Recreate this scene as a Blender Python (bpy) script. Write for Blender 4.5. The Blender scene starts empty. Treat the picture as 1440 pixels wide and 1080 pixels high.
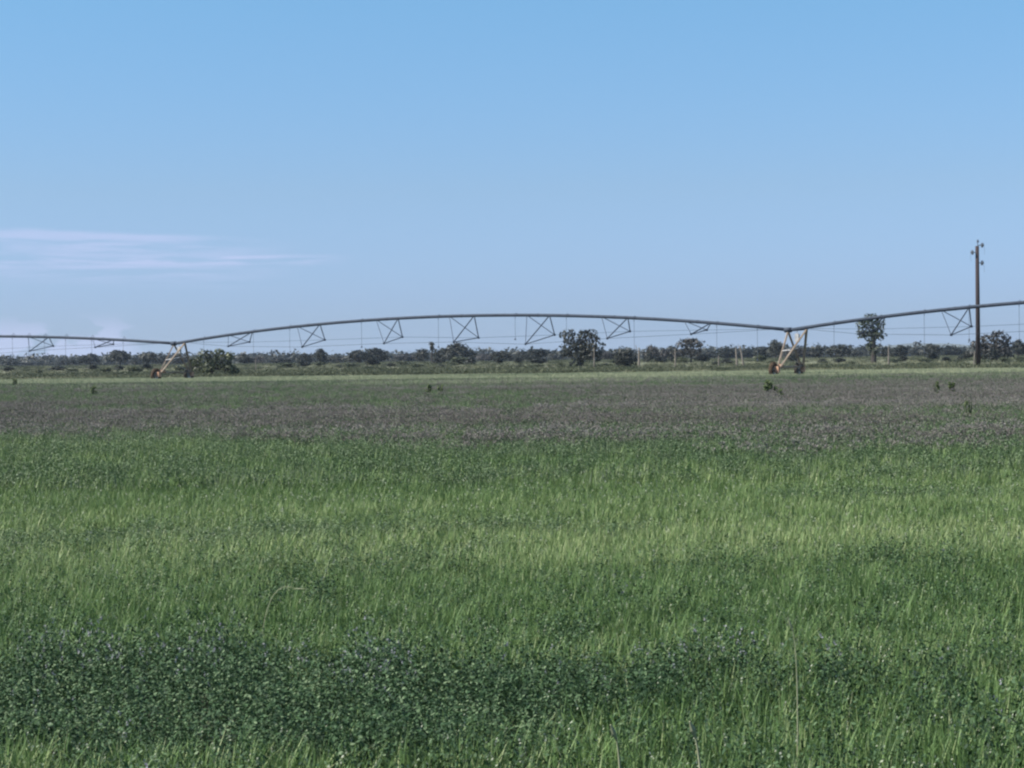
import bpy, math, random
import numpy as np
from mathutils import Vector, Matrix

random.seed(7)
rng = np.random.default_rng(11)
scene = bpy.context.scene
R = math.radians

# ------------------------------------------------------------------ camera
EYE = 1.55
FPX = 3000.0
PITCH = math.atan(32 / FPX)
ROLL = R(0.65)
fwd = Vector((0, math.cos(PITCH), -math.sin(PITCH)))
right0 = Vector((1, 0, 0))
up0 = right0.cross(fwd)
right = (right0 * math.cos(ROLL) - up0 * math.sin(ROLL)).normalized()
up = right.cross(fwd).normalized()
cam_d = bpy.data.cameras.new('camera')
cam = bpy.data.objects.new('camera', cam_d)
scene.collection.objects.link(cam)
m = Matrix.Identity(4)
for i in range(3):
    m[i][0] = right[i]; m[i][1] = up[i]; m[i][2] = -fwd[i]
m[2][3] = EYE
cam.matrix_world = m
cam_d.sensor_width = 36.0
cam_d.lens = FPX / 1440 * 36
cam_d.clip_start = 0.2
cam_d.clip_end = 30000
scene.camera = cam

# ------------------------------------------------------------------ view
scene.view_settings.view_transform = 'Standard'
scene.view_settings.look = 'None'
scene.view_settings.exposure = 0.80
scene.view_settings.gamma = 1.0
scene.view_settings.use_curve_mapping = False
scene.cycles.pixel_filter_type = 'BLACKMAN_HARRIS'
scene.cycles.filter_width = 2.3
scene.cycles.max_bounces = 6
scene.cycles.diffuse_bounces = 3
scene.cycles.transmission_bounces = 4
scene.cycles.transparent_max_bounces = 4
scene.cycles.volume_bounces = 0

# ------------------------------------------------------------------ sun and sky
SUN_EL, SUN_AZ = 47.0, -100.0            # azimuth from the view direction (+Y), positive to the right
sun_d = bpy.data.lights.new('sun', 'SUN')
sun_d.energy = 4.8
sun_d.angle = R(0.53)
sun_d.color = (1.0, 0.955, 0.88)
sun = bpy.data.objects.new('sun', sun_d)
scene.collection.objects.link(sun)
sv = Vector((math.sin(R(SUN_AZ)) * math.cos(R(SUN_EL)), math.cos(R(SUN_AZ)) * math.cos(R(SUN_EL)), math.sin(R(SUN_EL))))
sun.rotation_euler = sv.to_track_quat('Z', 'Y').to_euler()
sun.location = (0, 0, 60)

world = bpy.data.worlds.new('World')
scene.world = world
world.use_nodes = True
wt = world.node_tree
wt.nodes.clear()
def wn(t, **k):
    n = wt.nodes.new(t)
    for a, b in k.items(): setattr(n, a, b)
    return n
def wl(a, b): wt.links.new(a, b)
wout = wn('ShaderNodeOutputWorld'); wbg = wn('ShaderNodeBackground')
sky = wn('ShaderNodeTexSky', sky_type='NISHITA')
sky.sun_disc = False
sky.sun_elevation = R(SUN_EL); sky.sun_rotation = R(SUN_AZ)
sky.altitude = 0; sky.air_density = 1.0; sky.dust_density = 0.6; sky.ozone_density = 2.0
tc = wn('ShaderNodeTexCoord'); sep = wn('ShaderNodeSeparateXYZ'); wl(tc.outputs['Generated'], sep.inputs[0])
# tint of the clear air by elevation (blue all the way down to the horizon)
ramp = wn('ShaderNodeValToRGB')
wl(sep.outputs['Z'], ramp.inputs[0])
SKY_TINT = [(0.0, (0.40,0.57,1.03)), (0.03, (0.41,0.55,0.96)), (0.08, (0.46,0.575,0.80)), (0.165, (0.475,0.69,0.84)), (0.6, (0.75,0.82,0.85))]
cr = ramp.color_ramp
while len(cr.elements) < len(SKY_TINT): cr.elements.new(0.5)
for e, (p, c) in zip(cr.elements, SKY_TINT):
    e.position = p; e.color = (c[0] / 2, c[1] / 2, c[2] / 2, 1)
mul = wn('ShaderNodeVectorMath', operation='MULTIPLY'); wl(sky.outputs[0], mul.inputs[0]); wl(ramp.outputs[0], mul.inputs[1])
mul2 = wn('ShaderNodeVectorMath', operation='SCALE'); wl(mul.outputs[0], mul2.inputs[0]); mul2.inputs['Scale'].default_value = 2.0
# thin far cloud: streaks low over the left of the view, puffs nearer the horizon
def mth(op, a, b=None, c=None):
    n = wn('ShaderNodeMath', operation=op)
    for i, v in enumerate((a, b, c)):
        if v is None: continue
        if isinstance(v, (int, float)): n.inputs[i].default_value = v
        else: wl(v, n.inputs[i])
    return n.outputs[0]
def mapr(v, a, b, c=0.0, d=1.0):
    n = wn('ShaderNodeMapRange', interpolation_type='SMOOTHSTEP'); wl(v, n.inputs[0])
    for i, q in enumerate((a, b, c, d)): n.inputs[i + 1].default_value = q
    return n.outputs[0]
az = mth('ARCTAN2', sep.outputs['X'], sep.outputs['Y'])
el = sep.outputs['Z']
comb = wn('ShaderNodeCombineXYZ'); wl(mth('MULTIPLY', az, 14.0), comb.inputs[0]); wl(mth('MULTIPLY', el, 190.0), comb.inputs[1])
ns = wn('ShaderNodeTexNoise'); wl(comb.outputs[0], ns.inputs['Vector']); ns.inputs['Scale'].default_value = 1.0; ns.inputs['Detail'].default_value = 7; ns.inputs['Roughness'].default_value = 0.6
slant = mth('ADD', el, mth('MULTIPLY', az, 0.045))     # the streak sinks a little to the right
st = mth('MULTIPLY', mapr(slant, 0.026, 0.038), mapr(slant, 0.0545, 0.0515))
st = mth('MULTIPLY', st, mapr(az, -0.09, -0.17))
st = mth('MULTIPLY', st, mapr(ns.outputs[0], 0.36, 0.64))
line = mth('MULTIPLY', mapr(el, 0.0445, 0.0475), mapr(el, 0.0515, 0.0495))
line = mth('MULTIPLY', line, mth('MULTIPLY', mapr(az, -0.07, -0.105), mapr(ns.outputs[0], 0.40, 0.60)))
comb2 = wn('ShaderNodeCombineXYZ'); wl(mth('MULTIPLY', az, 45.0), comb2.inputs[0]); wl(mth('MULTIPLY', el, 90.0), comb2.inputs[1])
ns2 = wn('ShaderNodeTexNoise'); wl(comb2.outputs[0], ns2.inputs['Vector']); ns2.inputs['Scale'].default_value = 1.0; ns2.inputs['Detail'].default_value = 5
pf = mth('MULTIPLY', mapr(el, 0.026, 0.012), mapr(az, -0.165, -0.185))
pf = mth('MULTIPLY', pf, mapr(mth('SUBTRACT', ns2.outputs[0], mth('MULTIPLY', el, 6.0)), 0.37, 0.45))
cl = mth('MAXIMUM', mth('MAXIMUM', mth('MULTIPLY', st, 0.52), mth('MULTIPLY', line, 0.65)), mth('MULTIPLY', pf, 0.6))
mixc = wn('ShaderNodeMix', data_type='RGBA'); wl(cl, mixc.inputs['Factor']); wl(mul2.outputs[0], mixc.inputs['A'])
mixc.inputs['B'].default_value = (3.4, 3.72, 5.4, 1)
CLOUD = mixc.inputs['B']
wl(mixc.outputs['Result'], wbg.inputs[0]); wbg.inputs[1].default_value = 0.10
wl(wbg.outputs[0], wout.inputs[0])

# ------------------------------------------------------------------ helpers
def ray(px, py):
    return (fwd * FPX + right * (px - 720) + up * (540 - py)).normalized()
def at_depth(px, py, d):                 # point on the pixel's ray at forward distance d
    r = ray(px, py); return Vector((0, 0, EYE)) + r * (d / r.y)
def hor(px): return 508 - (px - 720) * math.tan(ROLL)
def px_x(px, d): return (px - 720) / FPX * d
def tag(o, label=None, cat=None, group=None, kind=None):
    if label: o['label'] = label
    if cat: o['category'] = cat
    if group: o['group'] = group
    if kind: o['kind'] = kind
    return o
def empty(name, loc, rz=0):
    o = bpy.data.objects.new(name, None); scene.collection.objects.link(o)
    o.location = loc; o.rotation_euler[2] = rz; o.empty_display_size = 0.3
    return o
def link(name, mesh, mat=None, parent=None):
    o = bpy.data.objects.new(name, mesh)
    if mat and not mesh.materials: mesh.materials.append(mat)
    scene.collection.objects.link(o)
    if parent:
        o.parent = parent
    return o
class MB:
    def __init__(s): s.v = []; s.f = []; s.m = []
    def add(s, v, f, mi=0):
        b = len(s.v); s.v += [tuple(q) for q in v]; s.f += [tuple(i + b for i in t) for t in f]; s.m += [mi] * len(f)
    def box(s, c, sx, sy, sz, rot=None, mi=0):
        c = Vector(c); vs = []
        for a in (-1, 1):
            for b in (-1, 1):
                for d in (-1, 1):
                    q = Vector((a * sx / 2, b * sy / 2, d * sz / 2))
                    if rot: q = rot @ q
                    vs.append(c + q)
        s.add(vs, [(0, 1, 3, 2), (4, 6, 7, 5), (0, 4, 5, 1), (2, 3, 7, 6), (0, 2, 6, 4), (1, 5, 7, 3)], mi)
    def path(s, pts, rad, n=6, mi=0, cap=True):
        pts = [Vector(p) for p in pts]
        if not hasattr(rad, '__len__'): rad = [rad] * len(pts)
        rings = []
        for i, p in enumerate(pts):
            d = (pts[min(i + 1, len(pts) - 1)] - pts[max(i - 1, 0)]).normalized()
            a = Vector((0, 0, 1)) if abs(d.z) < 0.9 else Vector((0, 1, 0))
            u = d.cross(a).normalized(); w = u.cross(d)
            rings.append([p + (u * math.cos(2 * math.pi * k / n) + w * math.sin(2 * math.pi * k / n)) * rad[i] for k in range(n)])
        vs = [q for r in rings for q in r]; fs = []
        for i in range(len(pts) - 1):
            for k in range(n):
                fs.append((i * n + k, i * n + (k + 1) % n, (i + 1) * n + (k + 1) % n, (i + 1) * n + k))
        if cap: fs += [tuple(range(n))[::-1], tuple((len(pts) - 1) * n + k for k in range(n))]
        s.add(vs, fs, mi)
    def mesh(s, name, smooth=False):
        me = bpy.data.meshes.new(name); me.from_pydata(s.v, [], s.f)
        me.polygons.foreach_set('material_index', s.m)
        if smooth: me.polygons.foreach_set('use_smooth', [True] * len(s.f))
        me.update(); return me
def part(name, mb, mat, parent, smooth=False, origin=None):
    """part in the parent's space; its origin is moved to `origin` when given"""
    if origin is not None:
        mb.v = [tuple(Vector(q) - Vector(origin)) for q in mb.v]
    o = link(name, mb.mesh(name, smooth), mat, parent)
    if origin is not None: o.location = origin
    return o

# ------------------------------------------------------------------ materials
def mat_new(name):
    ma = bpy.data.materials.new(name); ma.use_nodes = True
    nt = ma.node_tree; nt.nodes.clear()
    return ma, nt
def ramp_node(nt, stops):
    n = nt.nodes.new('ShaderNodeValToRGB'); c = n.color_ramp
    while len(c.elements) < len(stops): c.elements.new(0.5)
    for e, (p, col) in zip(c.elements, stops): e.position = p; e.color = (*col, 1)
    return n
def noise_world(nt, scale, sx=1.0, sy=1.0, detail=4, off=0.0):
    g = nt.nodes.new('ShaderNodeNewGeometry'); mp = nt.nodes.new('ShaderNodeMapping')
    mp.inputs['Scale'].default_value = (sx, sy, 1); mp.inputs['Location'].default_value = (off, off * .7, 0)
    nt.links.new(g.outputs['Position'], mp.inputs[0])
    n = nt.nodes.new('ShaderNodeTexNoise'); n.inputs['Scale'].default_value = scale; n.inputs['Detail'].default_value = detail
    nt.links.new(mp.outputs[0], n.inputs['Vector']); return n, g
def leaf_mat(name, cols, field=None, transl=0.25, island=0.55, rough=0.55, field_scale=(0.05, 0.16), field_amt=0.5):
    """cols: ramp of leaf colours, picked per leaf, per plant and by a broad patch noise over the field"""
    ma, nt = mat_new(name); L = nt.links
    out = nt.nodes.new('ShaderNodeOutputMaterial')
    n, g = noise_world(nt, 1.0, *field_scale, detail=5, off=hash_off(name))
    oi = nt.nodes.new('ShaderNodeObjectInfo')
    def M(op, a, b):
        q = nt.nodes.new('ShaderNodeMath'); q.operation = op
        for i, v in enumerate((a, b)):
            if isinstance(v, (int, float)): q.inputs[i].default_value = v
            else: L.new(v, q.inputs[i])
        return q.outputs[0]
    f = M('MULTIPLY', M('SUBTRACT', n.outputs[0], 0.5), field_amt * 2.2)
    f = M('ADD', f, M('MULTIPLY', M('SUBTRACT', g.outputs['Random Per Island'], 0.5), island))
    f = M('ADD', f, M('MULTIPLY', M('SUBTRACT', oi.outputs['Random'], 0.5), 0.3))
    f = M('ADD', f, 0.5)
    if field:                                # growth differs along the field: (distance, amount) stops
        spz = nt.nodes.new('ShaderNodeSeparateXYZ'); L.new(g.outputs['Position'], spz.inputs[0])
        wv = M('ADD', M('DIVIDE', spz.outputs['Y'], 40.0), M('MULTIPLY', M('SUBTRACT', n.outputs[0], .5), .10))
        fr = ramp_node(nt, [(a / 40, (v, v, v)) for a, v in field]); L.new(wv, fr.inputs[0])
        f = M('ADD', f, M('SUBTRACT', fr.outputs[0], 0.5))
    rp = ramp_node(nt, cols); L.new(f, rp.inputs[0])
    b = nt.nodes.new('ShaderNodeBsdfPrincipled'); L.new(rp.outputs[0], b.inputs['Base Color'])
    b.inputs['Roughness'].default_value = rough; b.inputs['Specular IOR Level'].default_value = 0.3
    t = nt.nodes.new('ShaderNodeBsdfTranslucent'); L.new(rp.outputs[0], t.inputs[0])
    mx = nt.nodes.new('ShaderNodeMixShader'); mx.inputs[0].default_value = transl
    L.new(b.outputs[0], mx.inputs[1]); L.new(t.outputs[0], mx.inputs[2]); L.new(mx.outputs[0], out.inputs[0])
    return ma
def hash_off(s): return (sum(ord(c) * (i + 3) for i, c in enumerate(s)) % 97) * 1.7
def solid_mat(name, c0, c1, scale=8, rough=0.6, metal=0.0, bump=0.0, stretch=(1, 1, 1)):
    ma, nt = mat_new(name); L = nt.links
    out = nt.nodes.new('ShaderNodeOutputMaterial'); b = nt.nodes.new('ShaderNodeBsdfPrincipled')
    tcn = nt.nodes.new('ShaderNodeTexCoord'); mp = nt.nodes.new('ShaderNodeMapping'); mp.inputs['Scale'].default_value = stretch
    L.new(tcn.outputs['Object'], mp.inputs[0])
    n = nt.nodes.new('ShaderNodeTexNoise'); n.inputs['Scale'].default_value = scale; n.inputs['Detail'].default_value = 6
    L.new(mp.outputs[0], n.inputs['Vector'])
    rp = ramp_node(nt, [(0.3, c0), (0.7, c1)]); L.new(n.outputs[0], rp.inputs[0]); L.new(rp.outputs[0], b.inputs['Base Color'])
    b.inputs['Roughness'].default_value = rough; b.inputs['Metallic'].default_value = metal
    if bump:
        bp = nt.nodes.new('ShaderNodeBump'); bp.inputs['Strength'].default_value = bump; L.new(n.outputs[0], bp.inputs['Height']); L.new(bp.outputs[0], b.inputs['Normal'])
    L.new(b.outputs[0], out.inputs[0]); return ma

M_grass = leaf_mat('grass_blade', [(0.05, (0.043, 0.089, 0.025)), (0.45, (0.113, 0.199, 0.060)), (0.75, (0.173, 0.262, 0.086)), (0.99, (0.355, 0.398, 0.201))], field=[(6, .60), (7.8, .56), (8.6, .42), (9.6, .46), (11.5, .53), (13.5, .54), (15.5, .62), (19, .62), (23, .54), (28, .47), (36, .45)], field_scale=(0.12, 0.30), field_amt=0.5, island=0.95)
M_mid = leaf_mat('grass_blade_mid', [(0.05, (0.050, 0.095, 0.027)), (0.45, (0.118, 0.199, 0.063)), (0.75, (0.182, 0.262, 0.088)), (0.99, (0.318, 0.368, 0.173))], field=[(6, .60), (7.8, .56), (8.6, .42), (9.6, .46), (11.5, .53), (13.5, .54), (15.5, .62), (19, .62), (23, .54), (28, .47), (36, .45)], field_scale=(0.06, 0.30), field_amt=0.5, island=0.85)
M_alf = leaf_mat('alfalfa_leaf', [(0.1, (0.011, 0.030, 0.011)), (0.5, (0.031, 0.072, 0.027)), (0.8, (0.062, 0.118, 0.046)), (0.99, (0.157, 0.218, 0.113))], field_scale=(0.5, 0.6), field_amt=0.3, island=0.9, transl=0.15, rough=0.7)
M_alf_b = leaf_mat('alfalfa_leaf_open', [(0.1, (0.034, 0.056, 0.027)), (0.5, (0.082, 0.106, 0.062)), (0.9, (0.145, 0.166, 0.107))], field_scale=(0.04, 0.22), field_amt=0.9, island=0.6, transl=0.15)
M_flow = leaf_mat('alfalfa_flower', [(0.1, (0.120, 0.102, 0.092)), (0.55, (0.182, 0.158, 0.145)), (0.98, (0.302, 0.270, 0.251))], field_scale=(0.05, 0.22), field_amt=0.8, island=0.6, transl=0.2)
M_flow_near = leaf_mat('near_flower', [(0.1, (0.120, 0.124, 0.161)), (0.55, (0.203, 0.204, 0.236)), (0.98, (0.360, 0.358, 0.347))], island=.9)
M_speck = leaf_mat('seed_head', [(0.1, (0.16, 0.19, 0.11)), (0.55, (0.26, 0.29, 0.19)), (0.98, (0.50, 0.52, 0.42))], island=.5)
M_leafy = leaf_mat('leafy_weed', [(0.1, (0.034, 0.068, 0.026)), (0.5, (0.085, 0.135, 0.058)), (0.9, (0.15, 0.21, 0.10))], island=.7, field_amt=.3)
M_muted = leaf_mat('grass_blade_muted', [(0.1, (0.048, 0.077, 0.036)), (0.5, (0.097, 0.136, 0.069)), (0.9, (0.168, 0.215, 0.116))], field_scale=(0.04, 0.2), field_amt=0.7, island=0.6)
M_pale = leaf_mat('pale_grass_blade', [(0.1, (0.176, 0.207, 0.114)), (0.5, (0.282, 0.312, 0.185)), (0.9, (0.378, 0.387, 0.246))], field_scale=(0.02, 0.1), field_amt=0.35, island=0.6)
M_dry = leaf_mat('rough_grass_blade', [(0.1, (0.11, 0.12, 0.065)), (0.5, (0.18, 0.19, 0.11)), (0.9, (0.30, 0.29, 0.19))], field_scale=(0.02, 0.05), field_amt=0.7, island=0.6)
M_tree = leaf_mat('tree_leaf_dark', [(0.1, (0.008, 0.012, 0.009)), (0.5, (0.020, 0.026, 0.020)), (0.92, (0.070, 0.072, 0.058))], field_scale=(0.02, 0.02), field_amt=0.5, island=0.8, transl=0.12)
M_tree_g = leaf_mat('tree_leaf_green', [(0.1, (0.020, 0.028, 0.014)), (0.5, (0.052, 0.066, 0.032)), (0.9, (0.125, 0.135, 0.075))], field_scale=(0.05, 0.05), field_amt=0.5, island=0.8, transl=0.15)
M_tree_b = leaf_mat('tree_leaf_grey', [(0.1, (0.020, 0.021, 0.020)), (0.5, (0.048, 0.046, 0.042)), (0.9, (0.11, 0.10, 0.088))], field_scale=(0.05, 0.05), field_amt=0.5, island=0.8, transl=0.1)
M_bush = leaf_mat('bush_leaf', [(0.1, (0.026, 0.036, 0.018)), (0.5, (0.075, 0.092, 0.045)), (0.9, (0.16, 0.175, 0.095))], field_scale=(0.6, 0.6), field_amt=0.8, island=0.8, transl=0.15)
M_weed = leaf_mat('weed_leaf', [(0.1, (0.061, 0.087, 0.033)), (0.5, (0.115, 0.160, 0.058)), (0.9, (0.203, 0.246, 0.104))], island=.7)
M_bark = solid_mat('bark', (0.025, 0.02, 0.018), (0.06, 0.05, 0.042), 6, 0.9, stretch=(1, 1, .3))
M_pbark = solid_mat('pale_bark', (0.12, 0.105, 0.088), (0.24, 0.205, 0.17), 5, 0.85, stretch=(1, 1, .3))
M_galv = solid_mat('galvanised_steel', (0.30, 0.31, 0.32), (0.50, 0.49, 0.47), 3, 0.5, 0.25)
M_pipe = solid_mat('shaded_pipe', (0.014, 0.024, 0.042), (0.034, 0.048, 0.072), 2.5, 0.8, 0.0)  # galvanised steel, with the shade of its underside put into the dark colour
M_leg = solid_mat('leg_steel', (0.15, 0.115, 0.085), (0.34, 0.265, 0.195), 1.6, 0.75, 0.0)
M_rust = solid_mat('orange_paint', (0.36, 0.17, 0.09), (0.60, 0.36, 0.23), 5, 0.6)
M_tyre = solid_mat('tyre_rubber', (0.018, 0.016, 0.013), (0.05, 0.04, 0.028), 6, 0.85)
M_mud = solid_mat('muddy_tyre', (0.035, 0.022, 0.012), (0.095, 0.058, 0.03), 5, 0.9)
M_hose = solid_mat('hose_rubber', (0.05, 0.06, 0.08), (0.10, 0.12, 0.15), 5, 0.6)
M_pole = solid_mat('creosote_wood', (0.016, 0.010, 0.011), (0.036, 0.022, 0.021), 4, 0.85, stretch=(4, 4, .4), bump=.3)
M_ins = solid_mat('insulator', (0.06, 0.075, 0.10), (0.12, 0.14, 0.17), 6, 0.3)

# ground: soil under the crop near by, dry scrub land with sandy patches beyond the field
ma, nt = mat_new('ground_soil'); L = nt.links
out = nt.nodes.new('ShaderNodeOutputMaterial'); b = nt.nodes.new('ShaderNodeBsdfPrincipled')
n1, g = noise_world(nt, 1.0, 0.012, 0.030, 6); n2, _ = noise_world(nt, 1.0, 0.9, 0.9, 4)
r1 = ramp_node(nt, [(0.38, (0.095, 0.105, 0.058)), (0.52, (0.16, 0.165, 0.098)), (0.62, (0.235, 0.225, 0.155)), (0.70, (0.40, 0.36, 0.28))]); L.new(n1.outputs[0], r1.inputs[0])
r2 = ramp_node(nt, [(0.3, (0.030, 0.032, 0.018)), (0.7, (0.065, 0.055, 0.035))]); L.new(n2.outputs[0], r2.inputs[0])
sp = nt.nodes.new('ShaderNodeSeparateXYZ'); L.new(g.outputs['Position'], sp.inputs[0])
mr = nt.nodes.new('ShaderNodeMapRange'); mr.inputs[1].default_value = 214; mr.inputs[2].default_value = 226; L.new(sp.outputs['Y'], mr.inputs[0])
mx = nt.nodes.new('ShaderNodeMix'); mx.data_type = 'RGBA'; L.new(mr.outputs[0], mx.inputs['Factor']); L.new(r2.outputs[0], mx.inputs['A']); L.new(r1.outputs[0], mx.inputs['B'])
L.new(mx.outputs['Result'], b.inputs['Base Color']); b.inputs['Roughness'].default_value = 0.95
L.new(b.outputs[0], out.inputs[0]); M_ground = ma

# ------------------------------------------------------------------ ground, hills
def gz(y):                                # the land climbs a little beyond the field
    t = min(1.0, max(0.0, (y - 235) / 405)); return 1.25 * t * t * (3 - 2 * t)
xs = np.concatenate([np.linspace(-2600, -200, 25), np.linspace(-160, 160, 17), np.linspace(200, 2600, 25)])
ys = np.concatenate([np.linspace(-60, 230, 10), np.linspace(240, 660, 40), np.linspace(700, 7200, 30)])
vs = [(x, y, gz(y)) for y in ys for x in xs]
nx = len(xs)
fs = [(j * nx + i, j * nx + i + 1, (j + 1) * nx + i + 1, (j + 1) * nx + i) for j in range(len(ys) - 1) for i in range(nx - 1)]
mb = MB(); mb.add(vs, fs)
tag(link('ground', mb.mesh('ground'), M_ground), 'flat ground under the crop and out to the scrub land', kind='structure')

M_hill = solid_mat('hill_scrub', (0.05, 0.06, 0.045), (0.09, 0.10, 0.07), 0.01, 0.95)
mb = MB(); vs = []; N = 90
hx = np.linspace(-400, 2300, N)
for j in range(4):
    for i, x in enumerate(hx):
        px = 720 + x / 6200 * 3000
        h = 27 * (0.5 - 0.5 * math.cos(math.pi * min(1, max(0, (px - 820) / 500)))) + 6
        h += 5 * math.sin(x * .006 + 1) + 3 * math.sin(x * .017) + 1.2 * math.sin(x * .05)
        h = max(h, 2)
        vs.append((x, 5700 + j * 250, -2 if j == 0 else h * (0, .6, 1, .3)[j]))
fs = [(j * N + i, j * N + i + 1, (j + 1) * N + i + 1, (j + 1) * N + i) for j in range(3) for i in range(N - 1)]
mb.add(vs, fs)
tag(link('hills', mb.mesh('hills', True), M_hill), 'low blue hills on the horizon to the right', kind='structure')

# ------------------------------------------------------------------ haze
mb = MB(); mb.box((0, 3600, 29), 5400, 7500, 62)
hz = link('haze', mb.mesh('haze'))
mh = bpy.data.materials.new('haze'); mh.use_nodes = True; nt = mh.node_tree; nt.nodes.clear()
o = nt.nodes.new('ShaderNodeOutputMaterial'); pv = nt.nodes.new('ShaderNodeVolumePrincipled')
pv.inputs['Color'].default_value = (0.72, 0.84, 1.0, 1); pv.inputs['Density'].default_value = 0.00008; pv.inputs['Anisotropy'].default_value = 0.2
nt.links.new(pv.outputs[0], o.inputs['Volume']); hz.data.materials.append(mh)
tag(hz, 'thin blue summer haze over the far scrub', kind='stuff')

# ------------------------------------------------------------------ the irrigation machine
TA = Vector((px_x(247, 200), 200, 0)); TB = Vector((px_x(1112, 165), 165, 0))
p_dir = (TB - TA).normalized(); SPAN = (TB - TA).length
n_dir = Vector((p_dir.y, -p_dir.x, 0)) * 1.0
if n_dir.y > 0: n_dir = -n_dir                      # towards the camera
TC = TB + p_dir * SPAN; TZ = TA - p_dir * SPAN
piv = empty('irrigation_pivot', (TA.x, TA.y, 0))
tag(piv, 'long centre pivot irrigation machine with arched trussed pipe on wheeled towers across the field', 'irrigation machine')
piv_loc = Vector(piv.location)
def P(v): return Vector(v) - piv_loc
def z_at(px, py, pt):                               # height of the pixel's row at a ground point
    d = pt.y; r = ray(px, py); return EYE + r.z / r.y * d
HA = z_at(245, 483, TA); HB = z_at(1105, 464, TB)
HC = 3.6; HZ = HA
def span_fn(A, B, ha, hb, rise):
    def f(t):
        q = A.lerp(B, t); q = q.copy(); q.z = ha + (hb - ha) * t + 4 * rise * t * (1 - t); return q
    return f
def pipe_piece(f, t0, t1, n=18, r=0.138):
    mb = MB(); mb.path([P(f(t0 + (t1 - t0) * i / n)) for i in range(n + 1)], r, 10)
    return mb
def on_plane(px, py, off):                          # pixel ray met with the upright plane beside the pipe
    r = ray(px, py); q0 = TA + n_dir * off
    o = Vector((0, 0, EYE)); nn = n_dir
    t = (q0 - o).dot(nn) / Vector((r.x, r.y, r.z)).dot(nn)
    return o + r * t
rise_mid = z_at(720, 443.5, (TA + TB) / 2) - (HA + HB) / 2
fM = span_fn(TA, TB, HA, HB, rise_mid); fR = span_fn(TB, TC, HB, HC, 2.05); fL = span_fn(TZ, TA, HZ, HA, 1.12)
bone = []
def flange(mb, f, t, r=0.19):
    a = P(f(t - .0012)); c = P(f(t + .0012)); mb.path([a, c], r, 10)
def build_span(f, stations, pad0, pad1, full=True):
    """stations: (t, near node, far node, upper-left t, upper-right t)"""
    pp = part('pipe', pipe_piece(f, pad0, pad1, 26), M_pipe, piv, True)
    for st in stations:
        fl = MB(); flange(fl, f, st[0], .15); part('pipe_flange', fl, M_pipe, pp)
    for side in (1, 2):
        pts = [P(f(0.012))] + [P(st[side]) for st in stations] + [P(f(0.988))]
        mb = MB(); mb.path(pts, 0.014 if side == 1 else .012, 5)
        part('truss_rod', mb, M_pipe, piv)
    for t, nn_, ff_, t0, t1 in stations:
        ul, ur = f(t0), f(t1)
        mb = MB(); mb.path([P(nn_), P(ff_)], 0.04, 5)
        for q in (nn_, ff_): mb.box(P(q), .16, .16, .16)
        br = part('truss_brace', mb, M_pipe, piv)
        for a, c, rr in ((ur, nn_, .048), (ur, ff_, .044), (ul, nn_, .026), (ul, ff_, .030)):
            s = MB(); s.path([P(a), P(c)], rr, 5); part('strut', s, M_pipe, br)
mid_px = [((321, 487), (351, 481), 322, 356), ((425, 488), (457, 478), 419, 451), ((540, 483), (566, 474), 530, 561), ((638, 481), (673, 475), 633, 668),
          ((739, 484), (780, 471), 742, 774), ((854, 476), (886, 466), 847, 884), ((972, 470), (994, 464), 963, 1001)]
def t_of_px(px):
    u = (px - 720) / FPX
    return (u * TA.y - TA.x) / ((TB.x - TA.x) - u * (TB.y - TA.y))
st_mid = []
for a, c, l, r_ in mid_px:
    na = on_plane(a[0], a[1], 1.1); fa = on_plane(c[0], c[1], -1.1)
    tl, tr = t_of_px(l), t_of_px(r_)
    st_mid.append(((tl + tr) / 2, na, fa, tl, tr))
build_span(fM, st_mid, 0.0, 1.0)
def rel_stations(f, k=1.0):
    res = []
    for (t, na, fa, tl, tr) in st_mid:
        def mv(q):
            tt = (Vector((q.x, q.y, 0)) - TA).dot(p_dir) / SPAN
            off = (Vector((q.x, q.y, 0)) - TA).dot(n_dir)
            drop = fM(tt).z - q.z
            w = f(tt * k) + n_dir * off; w.z = f(tt * k).z - drop; return w
        res.append((t * k, mv(na), mv(fa), tl * k, tr * k))
    return res
def left_stations(st):                       # same frames, set a little further from the tower and shallower
    res = []
    for (t, na, fa, tl, tr) in st:
        g = lambda v: 1 - (1 - v) * 1.14
        def mv(q):
            tt = (Vector((q.x, q.y, 0)) - TZ).dot(p_dir) / SPAN; off = (Vector((q.x, q.y, 0)) - TZ).dot(n_dir)
            w = fL(g(tt)) + n_dir * off; w.z = fL(g(tt)).z - (fL(tt).z - q.z) * .8; return w
        if g(tl) > .02: res.append((g(t), mv(na), mv(fa), g(tl), g(tr)))
    return res
build_span(fR, rel_stations(fR, .84), 0.0, 1.0)
build_span(fL, left_stations(rel_stations(fL)), 0.0, 1.0)
# sprinkler drops with their goosenecks
def drops(f, ts, length, neck=0.30):
    for i, t in enumerate(ts):
        q = P(f(t)); L_ = length[i % len(length)]
        g = Vector(n_dir) * .28
        mb = MB(); mb.path([q, q + Vector((0, 0, neck)), q + g * .5 + Vector((0, 0, neck + .08)), q + g + Vector((0, 0, neck - .05)), q + g + Vector((0, 0, -.3))], .024, 5)
        o = part('gooseneck', mb, M_pipe, piv)
        mb = MB(); e = q + g + Vector((0, 0, -.3)); b_ = e + Vector((0, 0, -L_)); mb.path([e, b_], .014, 5); part('drop_hose', mb, M_hose, o)
        mb = MB(); mb.path([b_, b_ + Vector((0, 0, -.10)), b_ + Vector((0, 0, -.12)), b_ + Vector((0, 0, -.2))], [.03, .045, .10, .03], 8); part('sprinkler_head', mb, M_hose, o)
drops(fM, [t_of_px(v) for v in (290, 360, 411, 512, 620, 728, 800, 895, 1011, 1068)], [1.6, 2.0, 2.4, 1.9, 2.2], .1)
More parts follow.
